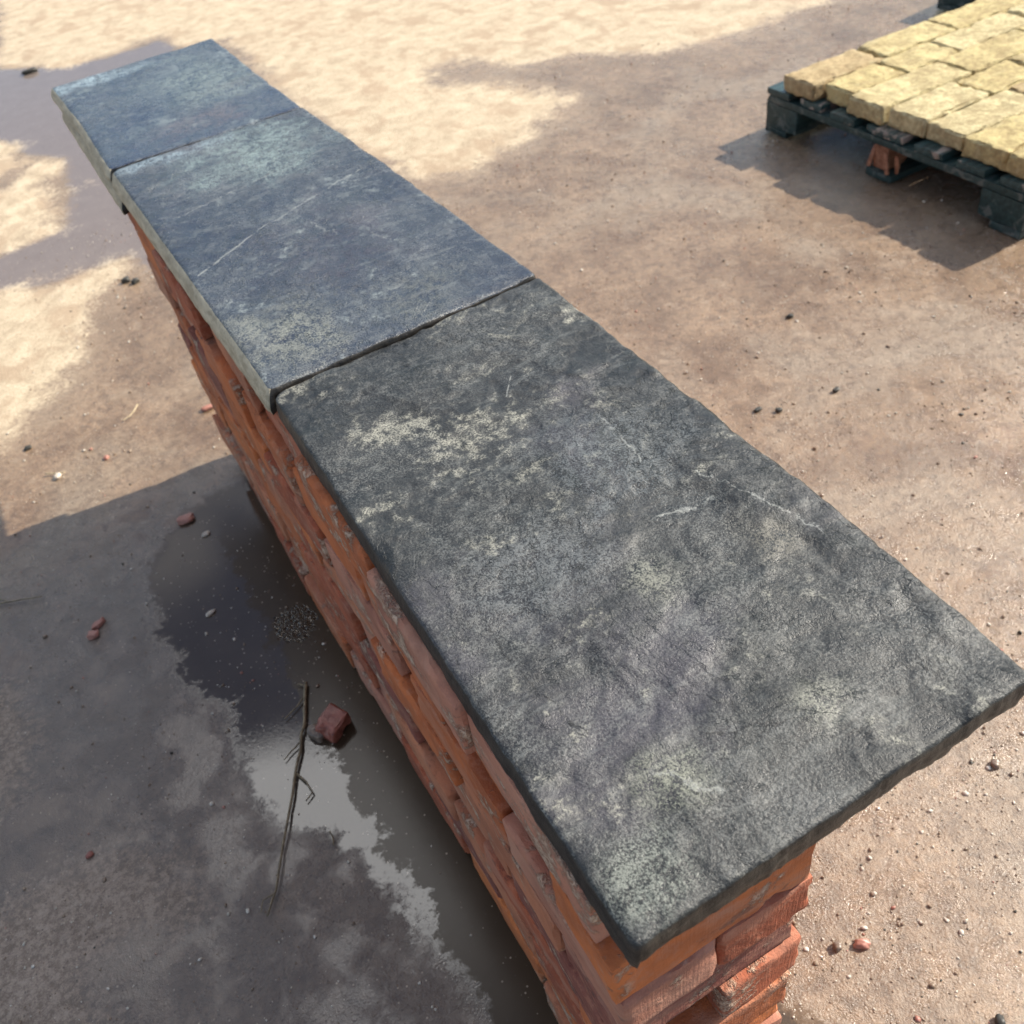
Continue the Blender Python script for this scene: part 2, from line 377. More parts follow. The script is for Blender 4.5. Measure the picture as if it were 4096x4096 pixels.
    for k in range(1, K + 1):
        tt = k / K
        cur = []
        for q, (i, j) in enumerate(ring):
            x, y, z = verts[int(idx[i, j])]
            nx_ = (-1 if i == 0 else 0) + (1 if i == nu else 0); ny_ = (-1 if j == 0 else 0) + (1 if j == nv else 0)
            o = fbm(sarc[q] * 45 + s, tt * 3.0 + s, 3, .6) * 0.0035 + math.sin(math.pi * min(1, tt * 1.1)) * 0.0012 - (tt ** 4) * 0.002
            zz = z + (base_b[q] - z) * tt
            if i == 0: o = o * 0.5 + lean * min(1, tt * 1.5) ** 0.7
            cur.append(len(verts)); verts.append((x + nx_ * o, y + ny_ * o, zz))
        for q in range(nr):
            q2 = (q + 1) % nr
            faces.append([prev[q2], prev[q], cur[q], cur[q2]]); mi.append(2 if ring[q][0] == 0 and ring[q2][0] == 0 else 1)
        prev = cur
    faces.append(prev[::-1] if True else prev); mi.append(1)
    me = mesh(name, verts, faces, True)
    for m in mats: me.materials.append(m)
    me.polygons.foreach_set('material_index', mi)
    o = link(name, me, (), None, label, 'coping stone', 'dark slate coping slabs laid end to end on the brick wall')
    return o

M_s3 = slate('slate_near', (0.3, 1.1, 0), (0.006, 0.007, 0.007), (0.026, 0.0275, 0.027), (0.34, 0.33, 0.27), 0.8, 0.26,
    veins=((0.303, 0.50, 0.293, 0.406, 0.0018), (0.262, 0.625, 0.236, 0.593, 0.0012), (0.255, 0.327, 0.318, 0.316, 0.003), (0.33, 0.36, 0.37, 0.216, 0.0015), (0.085, 0.10, 0.12, 0.06, 0.003)),
    vs=0.45, cracks=((0.055, 0.37, 0.048, 0.26, 0.0016), (0.048, 0.26, 0.062, 0.16, 0.0014), (0.095, 0.33, 0.155, 0.375, 0.0016), (0.14, 0.105, 0.235, 0.062, 0.0013), (0.03, 0.70, 0.11, 0.66, 0.0014), (0.02, 0.735, 0.08, 0.72, 0.0012), (0.30, 0.60, 0.36, 0.52, 0.0015), (0.05, 0.52, 0.075, 0.44, 0.0012), (0.33, 0.10, 0.36, 0.05, 0.0013)),
    blotch=((0.27, 0.43, 0.085, 0.09, (0.13, 0.145, 0.15), 0.45), (0.13, 0.35, 0.08, 0.08, (0.13, 0.14, 0.142), 0.45), (0.204, 0.265, 0.03, 0.03, (0.25, 0.25, 0.20), 0.4), (0.323, 0.243, 0.03, 0.04, (0.25, 0.23, 0.18), 0.35), (0.089, 0.094, 0.04, 0.03, (0.26, 0.27, 0.20), 0.4), (0.236, 0.086, 0.035, 0.03, (0.25, 0.25, 0.20), 0.4), (0.035, 0.04, 0.04, 0.03, (0.24, 0.26, 0.22), 0.4)))  # the two blue-grey blotches paint the cloud sheen into the colour
M_s2 = slate('slate_middle', (2.3, 4.1, 0), (0.012, 0.021, 0.044), (0.042, 0.054, 0.072), (0.22, 0.25, 0.25), 1.0, 0.13,  # blue base and greenish blotch carry reflected sky and cloud in the colour
    veins=((0.015, 1.137, 0.154, 1.222, 0.0024), (0.154, 1.222, 0.354, 1.297, 0.0017), (0.215, 1.179, 0.237, 1.109, 0.0013), (0.274, 1.073, 0.292, 1.024, 0.0013), (0.05, 1.36, 0.34, 1.43, 0.001)),
    blotch=((0.25, 1.50, 0.14, 0.15, (0.22, 0.28, 0.27), 0.6), (0.05, 1.63, 0.14, 0.03, (0.25, 0.32, 0.36), 0.6), (0.06, 0.90, 0.10, 0.12, (0.22, 0.225, 0.19), 0.55), (0.25, 0.88, 0.10, 0.08, (0.12, 0.125, 0.11), 0.4), (0.20, 1.08, 0.12, 0.14, (0.04, 0.037, 0.055), 0.5)), ridge=0.55, stk=0.35, vs=0.55)
M_s1 = slate('slate_far', (5.9, 2.2, 0), (0.013, 0.028, 0.070), (0.048, 0.072, 0.100), (0.28, 0.33, 0.33), 0.9, 0.15,  # sky reflection put into the blue base colour and pale blotches
    blotch=((0.05, 2.20, 0.16, 0.05, (0.30, 0.38, 0.42), 0.7), (0.27, 2.0, 0.14, 0.2, (0.19, 0.23, 0.22), 0.6), (0.20, 1.75, 0.12, 0.07, (0.13, 0.11, 0.12), 0.5)), ridge=0.55, stk=0.35, vs=0.55)
E_dark = edge_mat('slate_edge', (0.012, 0.011, 0.010), (0.042, 0.036, 0.029), 0.5)
E_tan = edge_mat('slate_bounce_lit_edge', (0.36, 0.30, 0.20), (0.58, 0.50, 0.35), 0.7)  # tan light bounced off the sunlit sand, put into the edge colour
slab('coping_slab', ((-0.003, 0.000), (0.384, 0.002), (0.4015, 0.7925), (0.010, 0.7880), [(0, 0), (.17, -.001), (.55, 0.0), (1, 0)], [(0, 0), (.25, .012), (.55, .007), (1, 0)]),
     H - 0.0005, H - 0.002, 0.036, [M_s3, E_dark, E_dark], 'large nearest dark slate slab with pale speckled patches and rough edges', 1, 0.0030, 0.0018, 0.0018, 0.0022, 0.0012, 0.003, (0.008, 0.006, 0.004, 0.018))
slab('coping_slab', ((0.010, 0.7925), (0.4005, 0.7975), (0.3815, 1.650), (0.0015, 1.6525), None, [(0, 0), (.5, .006), (1, 0)]),
     H + 0.001, H + 0.0, 0.033, [M_s2, E_dark, E_tan], 'middle blue-grey slate slab crossed by a thin white diagonal vein', 2, 0.0036, 0.0016, 0.0010, 0.0018, 0.0006, 0.011, (0.008, 0.004, 0.003, 0.012))
slab('coping_slab', ((-0.001, 1.6575), (0.3800, 1.6535), (0.376, 2.244), (-0.005, 2.238), [(0, 0), (.5, .006), (1, 0)], None),
     H - 0.0005, H + 0.0, 0.025, [M_s1, E_dark, E_tan], 'short farthest slate slab with a blue sheen on its left half', 3, 0.0046, 0.0016, 0.0010, 0.002, 0.0004, 0.010, (0.012, 0.003, 0.003, 0.004))
o = slab('coping_slab', ((-0.004, 1.605), (0.205, 1.605), (0.204, 2.225), (-0.004, 2.18), None, None),
     H - 0.0345, H - 0.0285, 0.0335, [M_s1, E_dark, E_tan], 'tan edged lower slab tucked beneath the farthest slate slab', 4, 0.007, 0.0006, 0.0012, 0.003, 0.0, 0.011)

# ------------------------------------------------------------------ bricks
bm_, n, b = material('reclaimed_brick')
co = n.coords('Object'); rd = n.rnd()
oc = n.n.new('ShaderNodeCombineXYZ'); 
n.put(oc.inputs[0], n.mul(rd, 17)); n.put(oc.inputs[1], n.mul(rd, 31)); n.put(oc.inputs[2], n.mul(rd, 7))
cv = n.vadd(co, oc.outputs[0])
cr_ = n.n.new('ShaderNodeValToRGB'); n.l.new(rd, cr_.inputs[0])
cols = [(0.0, (0.58, 0.165, 0.052)), (0.22, (0.44, 0.115, 0.050)), (0.40, (0.56, 0.215, 0.110)), (0.56, (0.27, 0.088, 0.062)), (0.66, (0.68, 0.20, 0.058)), (0.84, (0.52, 0.23, 0.15))]
els = cr_.color_ramp.elements
els[0].position, els[0].color = 0, (*cols[0][1], 1); els[1].position, els[1].color = cols[1][0], (*cols[1][1], 1)
for p_, c_ in cols[2:]:
    e = els.new(p_); e.color = (*c_, 1)
cr_.color_ramp.interpolation = 'CONSTANT'
a = n.noise(cv, 9, 6, 0.6, 0.4); f = n.noise(cv, 70, 5, 0.7); g = n.noise(cv, 350, 2, .7)
sl = n.noise(n.vmul(cv, (1, 1, 0.05)), 420, 2, 0.5)
lay_ = n.noise(n.vmul(cv, (0.55, 0.55, 2.6)), 16, 5, 0.6, 0.5)
c = n.mix(n.ramp(a, 0.35, 0.65), n.mix(0.45, cr_.outputs[0], (0.13, 0.035, 0.022)), cr_.outputs[0])
c = n.mix(n.mul(n.ramp(f, 0.50, 0.62), 0.35), c, (0.50, 0.22, 0.13))
c = n.mix(n.mul(n.ramp(n.add(n.mul(lay_, .6), n.mul(f, .4)), 0.43, 0.36), 0.6), c, (0.085, 0.045, 0.038))
mort = n.mul(n.ramp(n.add(n.mul(n.noise(n.vmul(cv, (1, 1, 1.3)), 22, 6, .65, .2), .75), n.mul(f, .25)), 0.48, 0.55), n.ramp(n.noise(cv, 7.5, 4, .6), 0.53, 0.60))
mort = n.mul(mort, n.ramp(n.add(n.mul(f, .5), n.mul(g, .5)), 0.38, 0.54))
c = n.mix(n.mul(mort, 0.85), c, n.mix(g, (0.56, 0.38, 0.26), (0.80, 0.64, 0.48)))
haze_ = n.mul(n.ramp(n.noise(n.vmul(cv, (.5, .5, 1.6)), 9, 6, .65, .6), 00.50, 0.66), 0.40)
c = n.mix(haze_, c, (0.52, 0.30, 0.21))
n.put(b.inputs['Base Color'], c); b.inputs['Roughness'].default_value = 0.88
h = n.add(n.mul(sl, 0.28), n.add(n.mul(f, 0.75), n.add(n.mul(n.mul(mort, n.add(f, 0.5)), 2.0), n.mul(g, 0.2))))
n.put(b.inputs['Normal'], n.bump(h, 0.0028, 0.8))

def blockmesh(name, L, D, T, res, seed, wear, chips, side=0.0012, corner=0.006):
    bm = bmesh.new()
    nx, ny, nz = [max(2, int(round(q / res))) for q in (L, D, T)]
    vm = {}
    def gv(i, j, k):
        if (i, j, k) not in vm: vm[(i, j, k)] = bm.verts.new((L * (i / nx - .5), D * (j / ny - .5), T * (k / nz)))
        return vm[(i, j, k)]
    for i in range(nx):
        for j in range(ny):
            bm.faces.new((gv(i, j, 0), gv(i, j + 1, 0), gv(i + 1, j + 1, 0), gv(i + 1, j, 0)))
            bm.faces.new((gv(i, j, nz), gv(i + 1, j, nz), gv(i + 1, j + 1, nz), gv(i, j + 1, nz)))
    for i in range(nx):
        for k in range(nz):
            bm.faces.new((gv(i, 0, k), gv(i + 1, 0, k), gv(i + 1, 0, k + 1), gv(i, 0, k + 1)))
            bm.faces.new((gv(i, ny, k), gv(i, ny, k + 1), gv(i + 1, ny, k + 1), gv(i + 1, ny, k)))
    for j in range(ny):
        for k in range(nz):
            bm.faces.new((gv(0, j, k), gv(0, j, k + 1), gv(0, j + 1, k + 1), gv(0, j + 1, k)))
            bm.faces.new((gv(nx, j, k), gv(nx, j + 1, k), gv(nx, j + 1, k + 1), gv(nx, j, k + 1)))
    rr = random.Random(seed)
    cps = []
    for q in range(chips):
        ax = rr.randrange(3); p = [rr.choice((-1, 1)) * L / 2, rr.choice((-1, 1)) * D / 2, rr.choice((0, 1)) * T]
        lo = [-L / 2, -D / 2, 0]; hi = [L / 2, D / 2, T]
        p[ax] = rr.uniform(lo[ax], hi[ax]); cps.append((Vector(p), rr.uniform(0.008, 0.022)))
    half = Vector((L / 2, D / 2, T / 2)); cen = Vector((0, 0, T / 2))
    sv = Vector((seed * 3.1, seed * 1.7, seed * 5.3))
    for v in bm.verts:
        p = v.co - cen
        q = Vector([max(abs(p[i]) - (half[i] - corner), 0) for i in range(3)])
        if q.length > corner:
            k = corner / q.length
            for i in range(3):
                if q[i] > 0: p[i] = math.copysign(half[i] - corner + q[i] * k, p[i])
        nn = mnoise.noise_vector((p + sv) * 22) * side + mnoise.noise_vector((p + sv) * 90) * side * 0.5
        cnt = sum(1 for i in range(3) if abs(v.co[i] - cen[i]) > half[i] - corner * 1.2)
        p = p + nn
        if cnt >= 2:
            w_ = max(0, mnoise.noise((p + sv) * 35) + 0.25) * wear
            p = p - (p.normalized()) * w_
        for cp, r in cps:
            dd = (p + cen - cp).length
            if dd < r: p = p + (Vector((0, 0, 0)) - p).normalized() * (r - dd) * 0.75
        p.z = max(-T / 2, p.z) if side < 0.002 else max(-T / 2, p.z)
        v.co = p + cen
    me = bpy.data.meshes.new(name); bm.to_mesh(me); bm.free(); me.shade_smooth(); me.set_sharp_from_angle(angle=R_(38))
    return me

PITCH = (H - 0.0365) / 9.0
BT = PITCH - 0.0018
bricks = [blockmesh('brick', 0.210, 0.103, BT, 0.0055, i + 1, 0.005, 1 + i % 3, 0.0013, 0.0032) for i in range(9)]
for m_ in bricks: m_.materials.append(bm_)
X0, X1, Y0, Y1 = -0.004, 0.211, 0.036, 1.694
ORD = ['top', 'second', 'third', 'fourth', 'fifth', 'sixth', 'seventh', 'eighth', 'lowest']
CNT = ['nearest', 'second', 'third', 'fourth', 'fifth', 'sixth', 'seventh', 'eighth', 'ninth', 'tenth', 'eleventh', 'twelfth', 'farthest']
rb = random.Random(8)
def put_brick(x, y, z, rz, label, group):
    o = bpy.data.objects.new('brick', bricks[rb.randrange(len(bricks))]); COL.objects.link(o)
    o.location = (x, y, z); o.rotation_euler = (rb.uniform(-.004, .004), rb.uniform(-.004, .004), rz + R_(rb.uniform(-1.9, 1.9)) + (math.pi if rb.random() < .5 else 0))
    tag(o, label, 'brick', group); return o
GV = 'red bricks stacked dry in the wall under the slate slabs'
for ci in range(9):
    z = (8 - ci) * PITCH
    across = ci in (1, 3, 5, 7)
    name_c = ORD[ci] + ' course of the wall'
    y = Y0 + (0.022 if ci == 0 else 0) + rb.uniform(-.004, .006)
    if ci in (2, 5): y -= 0.004
    if ci == 4: y -= 0.008
    if across:
        put_brick((X0 + X1) / 2 + rb.uniform(-.004, .004), y + 0.0515, z, 0, 'brick laid crosswise at the near end of the ' + name_c, GV)
        y += 0.103 + rb.uniform(.003, .012)
    end_ = Y1 + rb.uniform(-.007, .006)
    room = end_ - y - 7 * 0.210 - (0 if across else 0.103)
    for side, nm in ((0, 'left face'), (1, 'far side')):
        jy = 0.028 if (ci == 4 and side == 0) else 0
        wts = [rb.random() ** 2.5 + .02 for _ in range(7)]; tw = sum(wts)
        yy_ = y + jy
        for k in range(7):
            x = X0 + 0.0515 if side == 0 else X1 - 0.0515
            jx = rb.choice((-.006, -.003, 0, 0, .003, .007, .013)) if side == 0 else rb.uniform(-.004, .005)
            lab = '%s brick from the near end in the %s, %s' % (CNT[k] if k else 'first full', name_c, nm)
            put_brick(x + jx, yy_ + 0.105, z, math.pi / 2, lab, GV)
            yy_ += 0.210 + max(0, room - jy) * wts[k] / tw
    if not across:
        put_brick((X0 + X1) / 2, end_ - 0.0515, z, 0, 'brick laid crosswise at the far end of the ' + name_c, GV)

# ------------------------------------------------------------------ pallet with sandstone setts
def wood(name, c1, c2, rough=0.6, grain=(1, 14, 14), peel=None):
    m, n, b = material(name)
    co = n.coords('Object'); rd = n.rnd()
    cc = n.n.new('ShaderNodeCombineXYZ'); n.put(cc.inputs[1], n.mul(rd, 9)); n.put(cc.inputs[0], rd)
    cv = n.vadd(co, cc.outputs[0])
    a = n.noise(n.vmul(cv, grain), 6, 6, 0.65, 0.4)
    c = n.mix(n.ramp(a, .35, .65), c1, c2)
    if peel:
        c = n.mix(n.ramp(n.noise(n.vmul(cv, (1, 3, 3)), 7, 6, .65, .5), 0.54, 0.60), c, peel)
    n.put(b.inputs['Base Color'], c); b.inputs['Roughness'].default_value = rough
    n.put(b.inputs['Normal'], n.bump(a, 0.002, 0.6)); return m
W_green = wood('dark_green_painted_wood', (0.010, 0.028, 0.028), (0.028, 0.062, 0.060), 0.45, peel=(0.10, 0.12, 0.11))
W_greenx = wood('dark_green_painted_board', (0.014, 0.035, 0.036), (0.04, 0.085, 0.085), 0.4, peel=(0.32, 0.27, 0.23))
W_raw = wood('bare_wet_wood', (0.20, 0.075, 0.035), (0.40, 0.19, 0.11), 0.6)
def board(name, sx, sy, sz, seed):
    return blockmesh(name, sx, sy, sz, max(0.02, max(sx, sy) / 34), seed, 0.003, 2, 0.0009, 0.003)
def make_pallet(name, x, y, rz, label, broken=True):
    e = link(name, None, label=label, cat='pallet', group='wooden pallets standing on the wet ground')
    e.location = (x, y, 0); e.rotation_euler = (0, 0, rz)
    # local: +x runs deep, -y runs along the front from the left corner
    dw = [0.10, 0.095, 0.10, 0.14, 0.10, 0.095, 0.10]; tot = sum(dw); gap = (1.0 - tot) / 6; yy = 0
    for i, d_ in enumerate(dw):
        mt = W_greenx
        o = link('deck_board', board('deck_board', 1.2, d_, 0.022, i + 3), [mt], e); o.location = (0.6 + (0.0, .004, -.003, .002, -.004, 0.0, .002)[i], -(yy + d_ / 2), 0.122); yy += d_ + gap
    for i, xx in enumerate((0.05, 0.6, 1.15)):
        o = link('stringer_board', board('stringer_board', 0.1, 1.0, 0.022, i + 20), [W_green], e); o.location = (xx, -0.5, 0.0995)
        for j, yj in enumerate((-0.0725, -0.5, -0.9275)):
            if broken and i == 0 and j == 1:
                o = link('split_block', board('split_block', 0.09, 0.055, 0.0768, 77), [W_raw], e, label='split middle block showing bare orange wood'); o.location = (xx + .01, yj + .012, 0.0225)
                for q, (dx, dy, tx, ty) in enumerate(((-.045, .045, .12, .25), (-.05, -.035, -.25, .15), (-.03, -.055, -.1, -.1))):
                    s_ = link('splinter', board('splinter', 0.012, 0.014, 0.068, 90 + q), [W_raw], e); s_.location = (xx + dx, yj + dy, 0.024); s_.rotation_euler = (tx, ty, .3)
            else:
                o = link('block', board('block', 0.1, 0.145 if j != 1 else 0.12, 0.0768, 30 + i * 3 + j), [W_green], e); o.location = (xx, yj, 0.0225)
    for j, yj in enumerate((-0.05, -0.5, -0.95)):
        o = link('bottom_runner', board('bottom_runner', 1.2, 0.1, 0.022, 50 + j), [W_green], e); o.location = (0.6, yj, 0.0)
    return e
make_pallet('wooden_pallet', 2.046, 2.180, 0.0, 'dark green wooden pallet carrying yellow sandstone setts, middle block split')
make_pallet('wooden_pallet', 3.23, 2.545, R_(6), 'dark wooden pallet barely showing behind the sandstone pallet at the top edge', False)

sm_, n, b = material('yellow_sandstone')
co = n.coords('Object'); rd = n.rnd()
cc = n.n.new('ShaderNodeCombineXYZ'); n.put(cc.inputs[0], n.mul(rd, 13)); n.put(cc.inputs[1], n.mul(rd, 29))
cv = n.vadd(co, cc.outputs[0])
a = n.noise(cv, 14, 6, 0.65, 0.5); f = n.noise(cv, 62, 6, .75); st = n.noise(n.vmul(cv, (0.7, 2.5, 1)), 24, 4, .6, .5)
c1 = n.mix(n.ramp(rd, 0.2, 0.9), (0.57, 0.465, 0.22), (0.64, 0.55, 0.31))
c1 = n.mix(n.math('GREATER_THAN', rd, 0.90), c1, (0.49, 0.37, 0.20))
c = n.mix(n.ramp(n.add(n.mul(a, .45), n.mul(f, .55)), .42, .60), n.mix(.65, c1, (0.24, 0.16, 0.07)), c1)
c = n.mix(n.mul(n.ramp(st, .55, .68), .5), c, (0.58, 0.50, 0.29))
n.put(b.inputs['Base Color'], c); b.inputs['Roughness'].default_value = 0.9
n.put(b.inputs['Normal'], n.bump(n.add(n.mul(a, .6), n.mul(f, .7)), 0.009, 0.9))
rs = random.Random(21)
rows_w = [0.140, 0.132, 0.142, 0.138, 0.135, 0.142, 0.136]
yy = 2.118; RN = ['leftmost', 'second from left', 'third from left', 'middle', 'third from right', 'second from right', 'rightmost']
GN = ['front', 'second', 'third', 'fourth', 'fifth', 'sixth', 'seventh', 'back', 'back']
for ri, wd in enumerate(rows_w):
    x = 2.050 + (0.0, .036, .008, .022, .030, .018, .012)[ri]; k = 0
    while x < 3.14:
        L = rs.choice((0.22, 0.27, 0.31, 0.25, 0.34)) if k else (0.30, 0.22, 0.36, 0.26, 0.31, 0.25, 0.33)[ri]
        if x + L > 3.24: L = 3.24 - x
        me = blockmesh('sandstone_sett', L - 0.005, wd - 0.004, 0.052 + rs.uniform(-.003, .005), 0.0075, ri * 20 + k + 400, 0.014, 3, 0.0034, 0.0035)
        me.materials.append(sm_)
        o = link('sandstone_sett', me, (), None, 'yellow sandstone sett, %s stone in the %s row on the pallet' % (GN[min(k, 7)], RN[ri]), 'paving stone', 'yellow sandstone setts laid in rows on the pallet')
        o.location = (x + L / 2, yy - wd / 2, 0.1445); o.rotation_euler = (0, 0, R_(rs.uniform(-1.2, 1.2)))
        x += L + rs.choice((0.0, 0.001, 0.006)); k += 1
    yy -= wd

# ------------------------------------------------------------------ small things on the ground
def simple(name, c1, c2, rough=0.5, sc=60):
    m, n, b = material(name); cv = n.coords('Object'); a = n.noise(cv, sc, 5, .65)
    n.put(b.inputs['Base Color'], n.mix(n.ramp(a, .35, .65), c1, c2)); b.inputs['Roughness'].default_value = rough
    n.put(b.inputs['Normal'], n.bump(a, 0.003, 0.5)); return m
P_red = simple('wet_brick_chip', (0.19, 0.05, 0.035), (0.36, 0.13, 0.09), 0.35)
P_pink = simple('pink_brick_chip', (0.33, 0.14, 0.10), (0.46, 0.22, 0.17), 0.4)
P_pale = simple('pale_stone', (0.40, 0.34, 0.27), (0.62, 0.55, 0.46), 0.3)
P_brown = simple('brown_stone', (0.14, 0.10, 0.075), (0.26, 0.19, 0.14), 0.3)
P_dark = simple('dark_stone', (0.018, 0.018, 0.014), (0.05, 0.045, 0.035), 0.45)
P_twig = simple('twig_bark', (0.13, 0.098, 0.058), (0.30, 0.235, 0.14), 0.6, 120)
P_stalk = simple('pale_dry_stalk', (0.40, 0.31, 0.18), (0.55, 0.44, 0.28), 0.6, 120)
def pebble(name, x, y, sx, sy, sz, rz, mat, label, cat, seed, sharp=0.25, z=None):
    bm = bmesh.new(); bmesh.ops.create_icosphere(bm, subdivisions=3, radius=1)
    s = Vector((seed * 2.3, seed, 0))
    for v in bm.verts:
        p = v.co.copy(); k = 1 + sharp * mnoise.noise(p * 1.3 + s) + sharp * .4 * mnoise.noise(p * 4 + s)
        m_ = max(abs(p.x), abs(p.y), abs(p.z)); k *= (1 / m_) ** (0.35 if sharp < .4 else .6)
        v.co = Vector((p.x * sx * k, p.y * sy * k, p.z * sz * k))
    me = bpy.data.meshes.new(name); bm.to_mesh(me); bm.free(); me.shade_smooth()
    o = link(name, me, [mat], None, label, cat); o.location = (x, y, sz * 0.6 - 0.004 if z is None else z); o.rotation_euler = (0, 0, rz); return o
# broken half brick lying in the puddle
me = blockmesh('brick_fragment', 0.054, 0.044, 0.036, 0.004, 61, 0.006, 4, 0.002, 0.003)
o = link('brick_fragment', me, [P_red], None, 'wet red brick fragment lying in the shaded puddle beside the twig', 'brick fragment'); o.location = (-0.088, 0.848, -0.005); o.rotation_euler = (R_(4), R_(-6), R_(28))
pebble('pebble', -0.120, 0.852, .014, .018, .012, .4, P_brown, 'round brown pebble touching the red brick fragment', 'pebble', 3)
pebble('brick_chip', -0.165, 1.563, .021, .013, .008, -.2, P_pink, 'flat pink oval brick chip in the wall shadow', 'brick chip', 5)
pebble('brick_chip', -0.408, 1.369, .016, .007, .006, .5, P_pink, 'upper of two small pink chips touching on shaded ground', 'brick chip', 6, .4)
pebble('brick_chip', -0.424, 1.346, .009, .011, .006, 1.2, P_pink, 'lower of two small pink chips touching on shaded ground', 'brick chip', 7, .4)
pebble('stone_chip', -0.200, 1.254, .011, .005, .004, .3, P_pale, 'small white chip lying in the wall shadow', 'stone chip', 8)
pebble('stone_chip', -0.140, 1.489, .010, .006, .004, .1, P_pale, 'small cream chip beside the pink oval brick chip', 'stone chip', 9)
pebble('brick_chip', -0.533, 0.858, .007, .005, .004, .3, P_red, 'dull red chip near the left edge of shaded ground', 'brick chip', 10)
pebble('stone_chip', 0.002, 1.946, .017, .008, .006, -.1, P_pink, 'pale pinkish sliver beside the wall in the sunlight', 'stone chip', 11)
pebble('dark_stone', 0.081, 5.30, .034, .016, .012, 0, P_dark, 'dark lump lying in the far left wet silt', 'stone', 12, .4)
pebble('dark_stone', -0.017, 2.784, .013, .009, .010, 0, P_dark, 'left of two dark stones on the pale sand left of the wall', 'stone', 13, .4)
pebble('dark_stone', 0.006, 2.757, .012, .009, .010, .4, P_dark, 'right of two dark stones on the pale sand left of the wall', 'stone', 14, .4)
pebble('dark_stone', 1.368, 1.300, .009, .006, .006, 0, P_dark, 'dark stone on sunlit brown ground midway to the pallet', 'stone', 15, .4)
pebble('dark_stone', 1.063, 1.065, .010, .005, .005, 0, P_dark, 'small dark stone, left one of a pair right of the near slab', 'stone', 16, .4)
pebble('dark_stone', 1.097, 1.034, .007, .006, .006, 0, P_dark, 'small dark stone, right one of a pair right of the near slab', 'stone', 17, .4)
pebble('dark_stone', 1.245, 1.010, .009, .005, .005, 0, P_dark, 'lone dark stone farther right of the paired dark stones', 'stone', 18, .4)
pebble('pebble', 0.374, 0.093, .0065, .0065, .006, 0, P_brown, 'round grey pebble near the bottom right of the brick wall end', 'pebble', 19)
pebble('brick_chip', 0.404, 0.078, .006, .010, .006, .9, P_pink, 'orange and white chip beside the round grey pebble', 'brick chip', 20, .4)
pebble('brick_chip', 0.492, 0.260, .005, .004, .004, .9, P_red, 'tiny orange chip on wet ground below the slab corner', 'brick chip', 21, .4)
pebble('pebble', 0.770, 0.167, .008, .006, .006, .9, P_brown, 'brown pebble at the right border below the slab corner', 'pebble', 22)
pebble('dark_stone', 0.479, -0.088, .008, .006, .006, .9, P_dark, 'blue-grey pebble at the bottom right corner', 'stone', 23)
pebble('stone_chip', -0.392, 1.926, .013, .008, .006, .9, P_pale, 'grey chip beside the pale stalk on sunlit ground', 'stone chip', 24)
pebble('brick_chip', -0.272, 1.918, .008, .006, .005, .9, P_pink, 'tiny orange chip on sunlit ground left of the wall', 'brick chip', 25)
pebble('dark_stone', -0.438, 2.097, .010, .008, .005, .2, P_dark, 'small dark stone at the left edge of sunlit ground', 'stone', 26)

def tube(bm, pts, r0, r1, sides=7, wob=0.0008, seed=1):
    rings = []; N = len(pts)
    for i, p in enumerate(pts):
        p = Vector(p); t = (Vector(pts[min(i + 1, N - 1)]) - Vector(pts[max(i - 1, 0)])).normalized()
        a_ = t.cross(Vector((0, 0, 1))).normalized(); b_ = t.cross(a_).normalized(); r = r0 + (r1 - r0) * i / (N - 1)
        rr_ = r * (1 + 0.25 * mnoise.noise(Vector((i * .9, seed, 0))))
        rings.append([bm.verts.new(p + a_ * math.cos(q * 2 * math.pi / sides) * rr_ + b_ * math.sin(q * 2 * math.pi / sides) * rr_) for q in range(sides)])
    for A_, B_ in zip(rings, rings[1:]):
        for q in range(sides): bm.faces.new((A_[q], A_[(q + 1) % sides], B_[(q + 1) % sides], B_[q]))
    bm.faces.new(rings[0][::-1]); bm.faces.new(rings[-1])
def curve_pts(cp, z, n_=8, wob=0.0012, seed=0):
    out = []
    for (a_, b_) in zip(cp, cp[1:]):
        for k in range(n_):
            t = k / n_; out.append((a_[0] + (b_[0] - a_[0]) * t, a_[1] + (b_[1] - a_[1]) * t))
    out.append(cp[-1])
    return [(x + wob * mnoise.noise(Vector((i * .3, seed, 1))), y + wob * mnoise.noise(Vector((i * .3, seed, 9))), z + abs(wob * 1.5 * mnoise.noise(Vector((i * .2, seed, 5))))) for i, (x, y) in enumerate(out)]
def twig(name, label, paths, mat, cat='twig'):
    bm = bmesh.new()
    for i, (cp, r0, r1) in enumerate(paths): tube(bm, curve_pts(cp, r0 * .9, 6, .0035 if len(cp) > 5 else .0012, i + len(label)), r0, r1, 7, seed=i)
    me = bpy.data.meshes.new(name); bm.to_mesh(me); bm.free(); me.shade_smooth()
    o = link(name, me, [mat], None, label, cat); return o
twig('twig', 'long thin branched twig lying in the shaded puddle beside the brick fragment', [
 ([(-.097, .967), (-.134, .881), (-.161, .834), (-.201, .763), (-.243, .689), (-.282, .62), (-.308, .588)], .0034, .0016),
 ([(-.112, .94), (-.132, .927), (-.160, .915)], .0018, .0011), ([(-.150, .852), (-.169, .846), (-.190, .835)], .0018, .001),
 ([(-.181, .797), (-.172, .771), (-.170, .747), (-.186, .738)], .002, .0012),
 ([(-.286, .617), (-.306, .616), (-.315, .600)], .0014, .0008), ([(-.100, .960), (-.108, .972), (-.112, .975)], .0018, .001)], P_twig)
twig('dry_stalk', 'pale curved dry stalk on sunlit ground left of the wall', [([(-.150, 2.085), (-.162, 2.066), (-.180, 2.048), (-.200, 2.040)], .0022, .0012)], P_stalk, 'stalk')
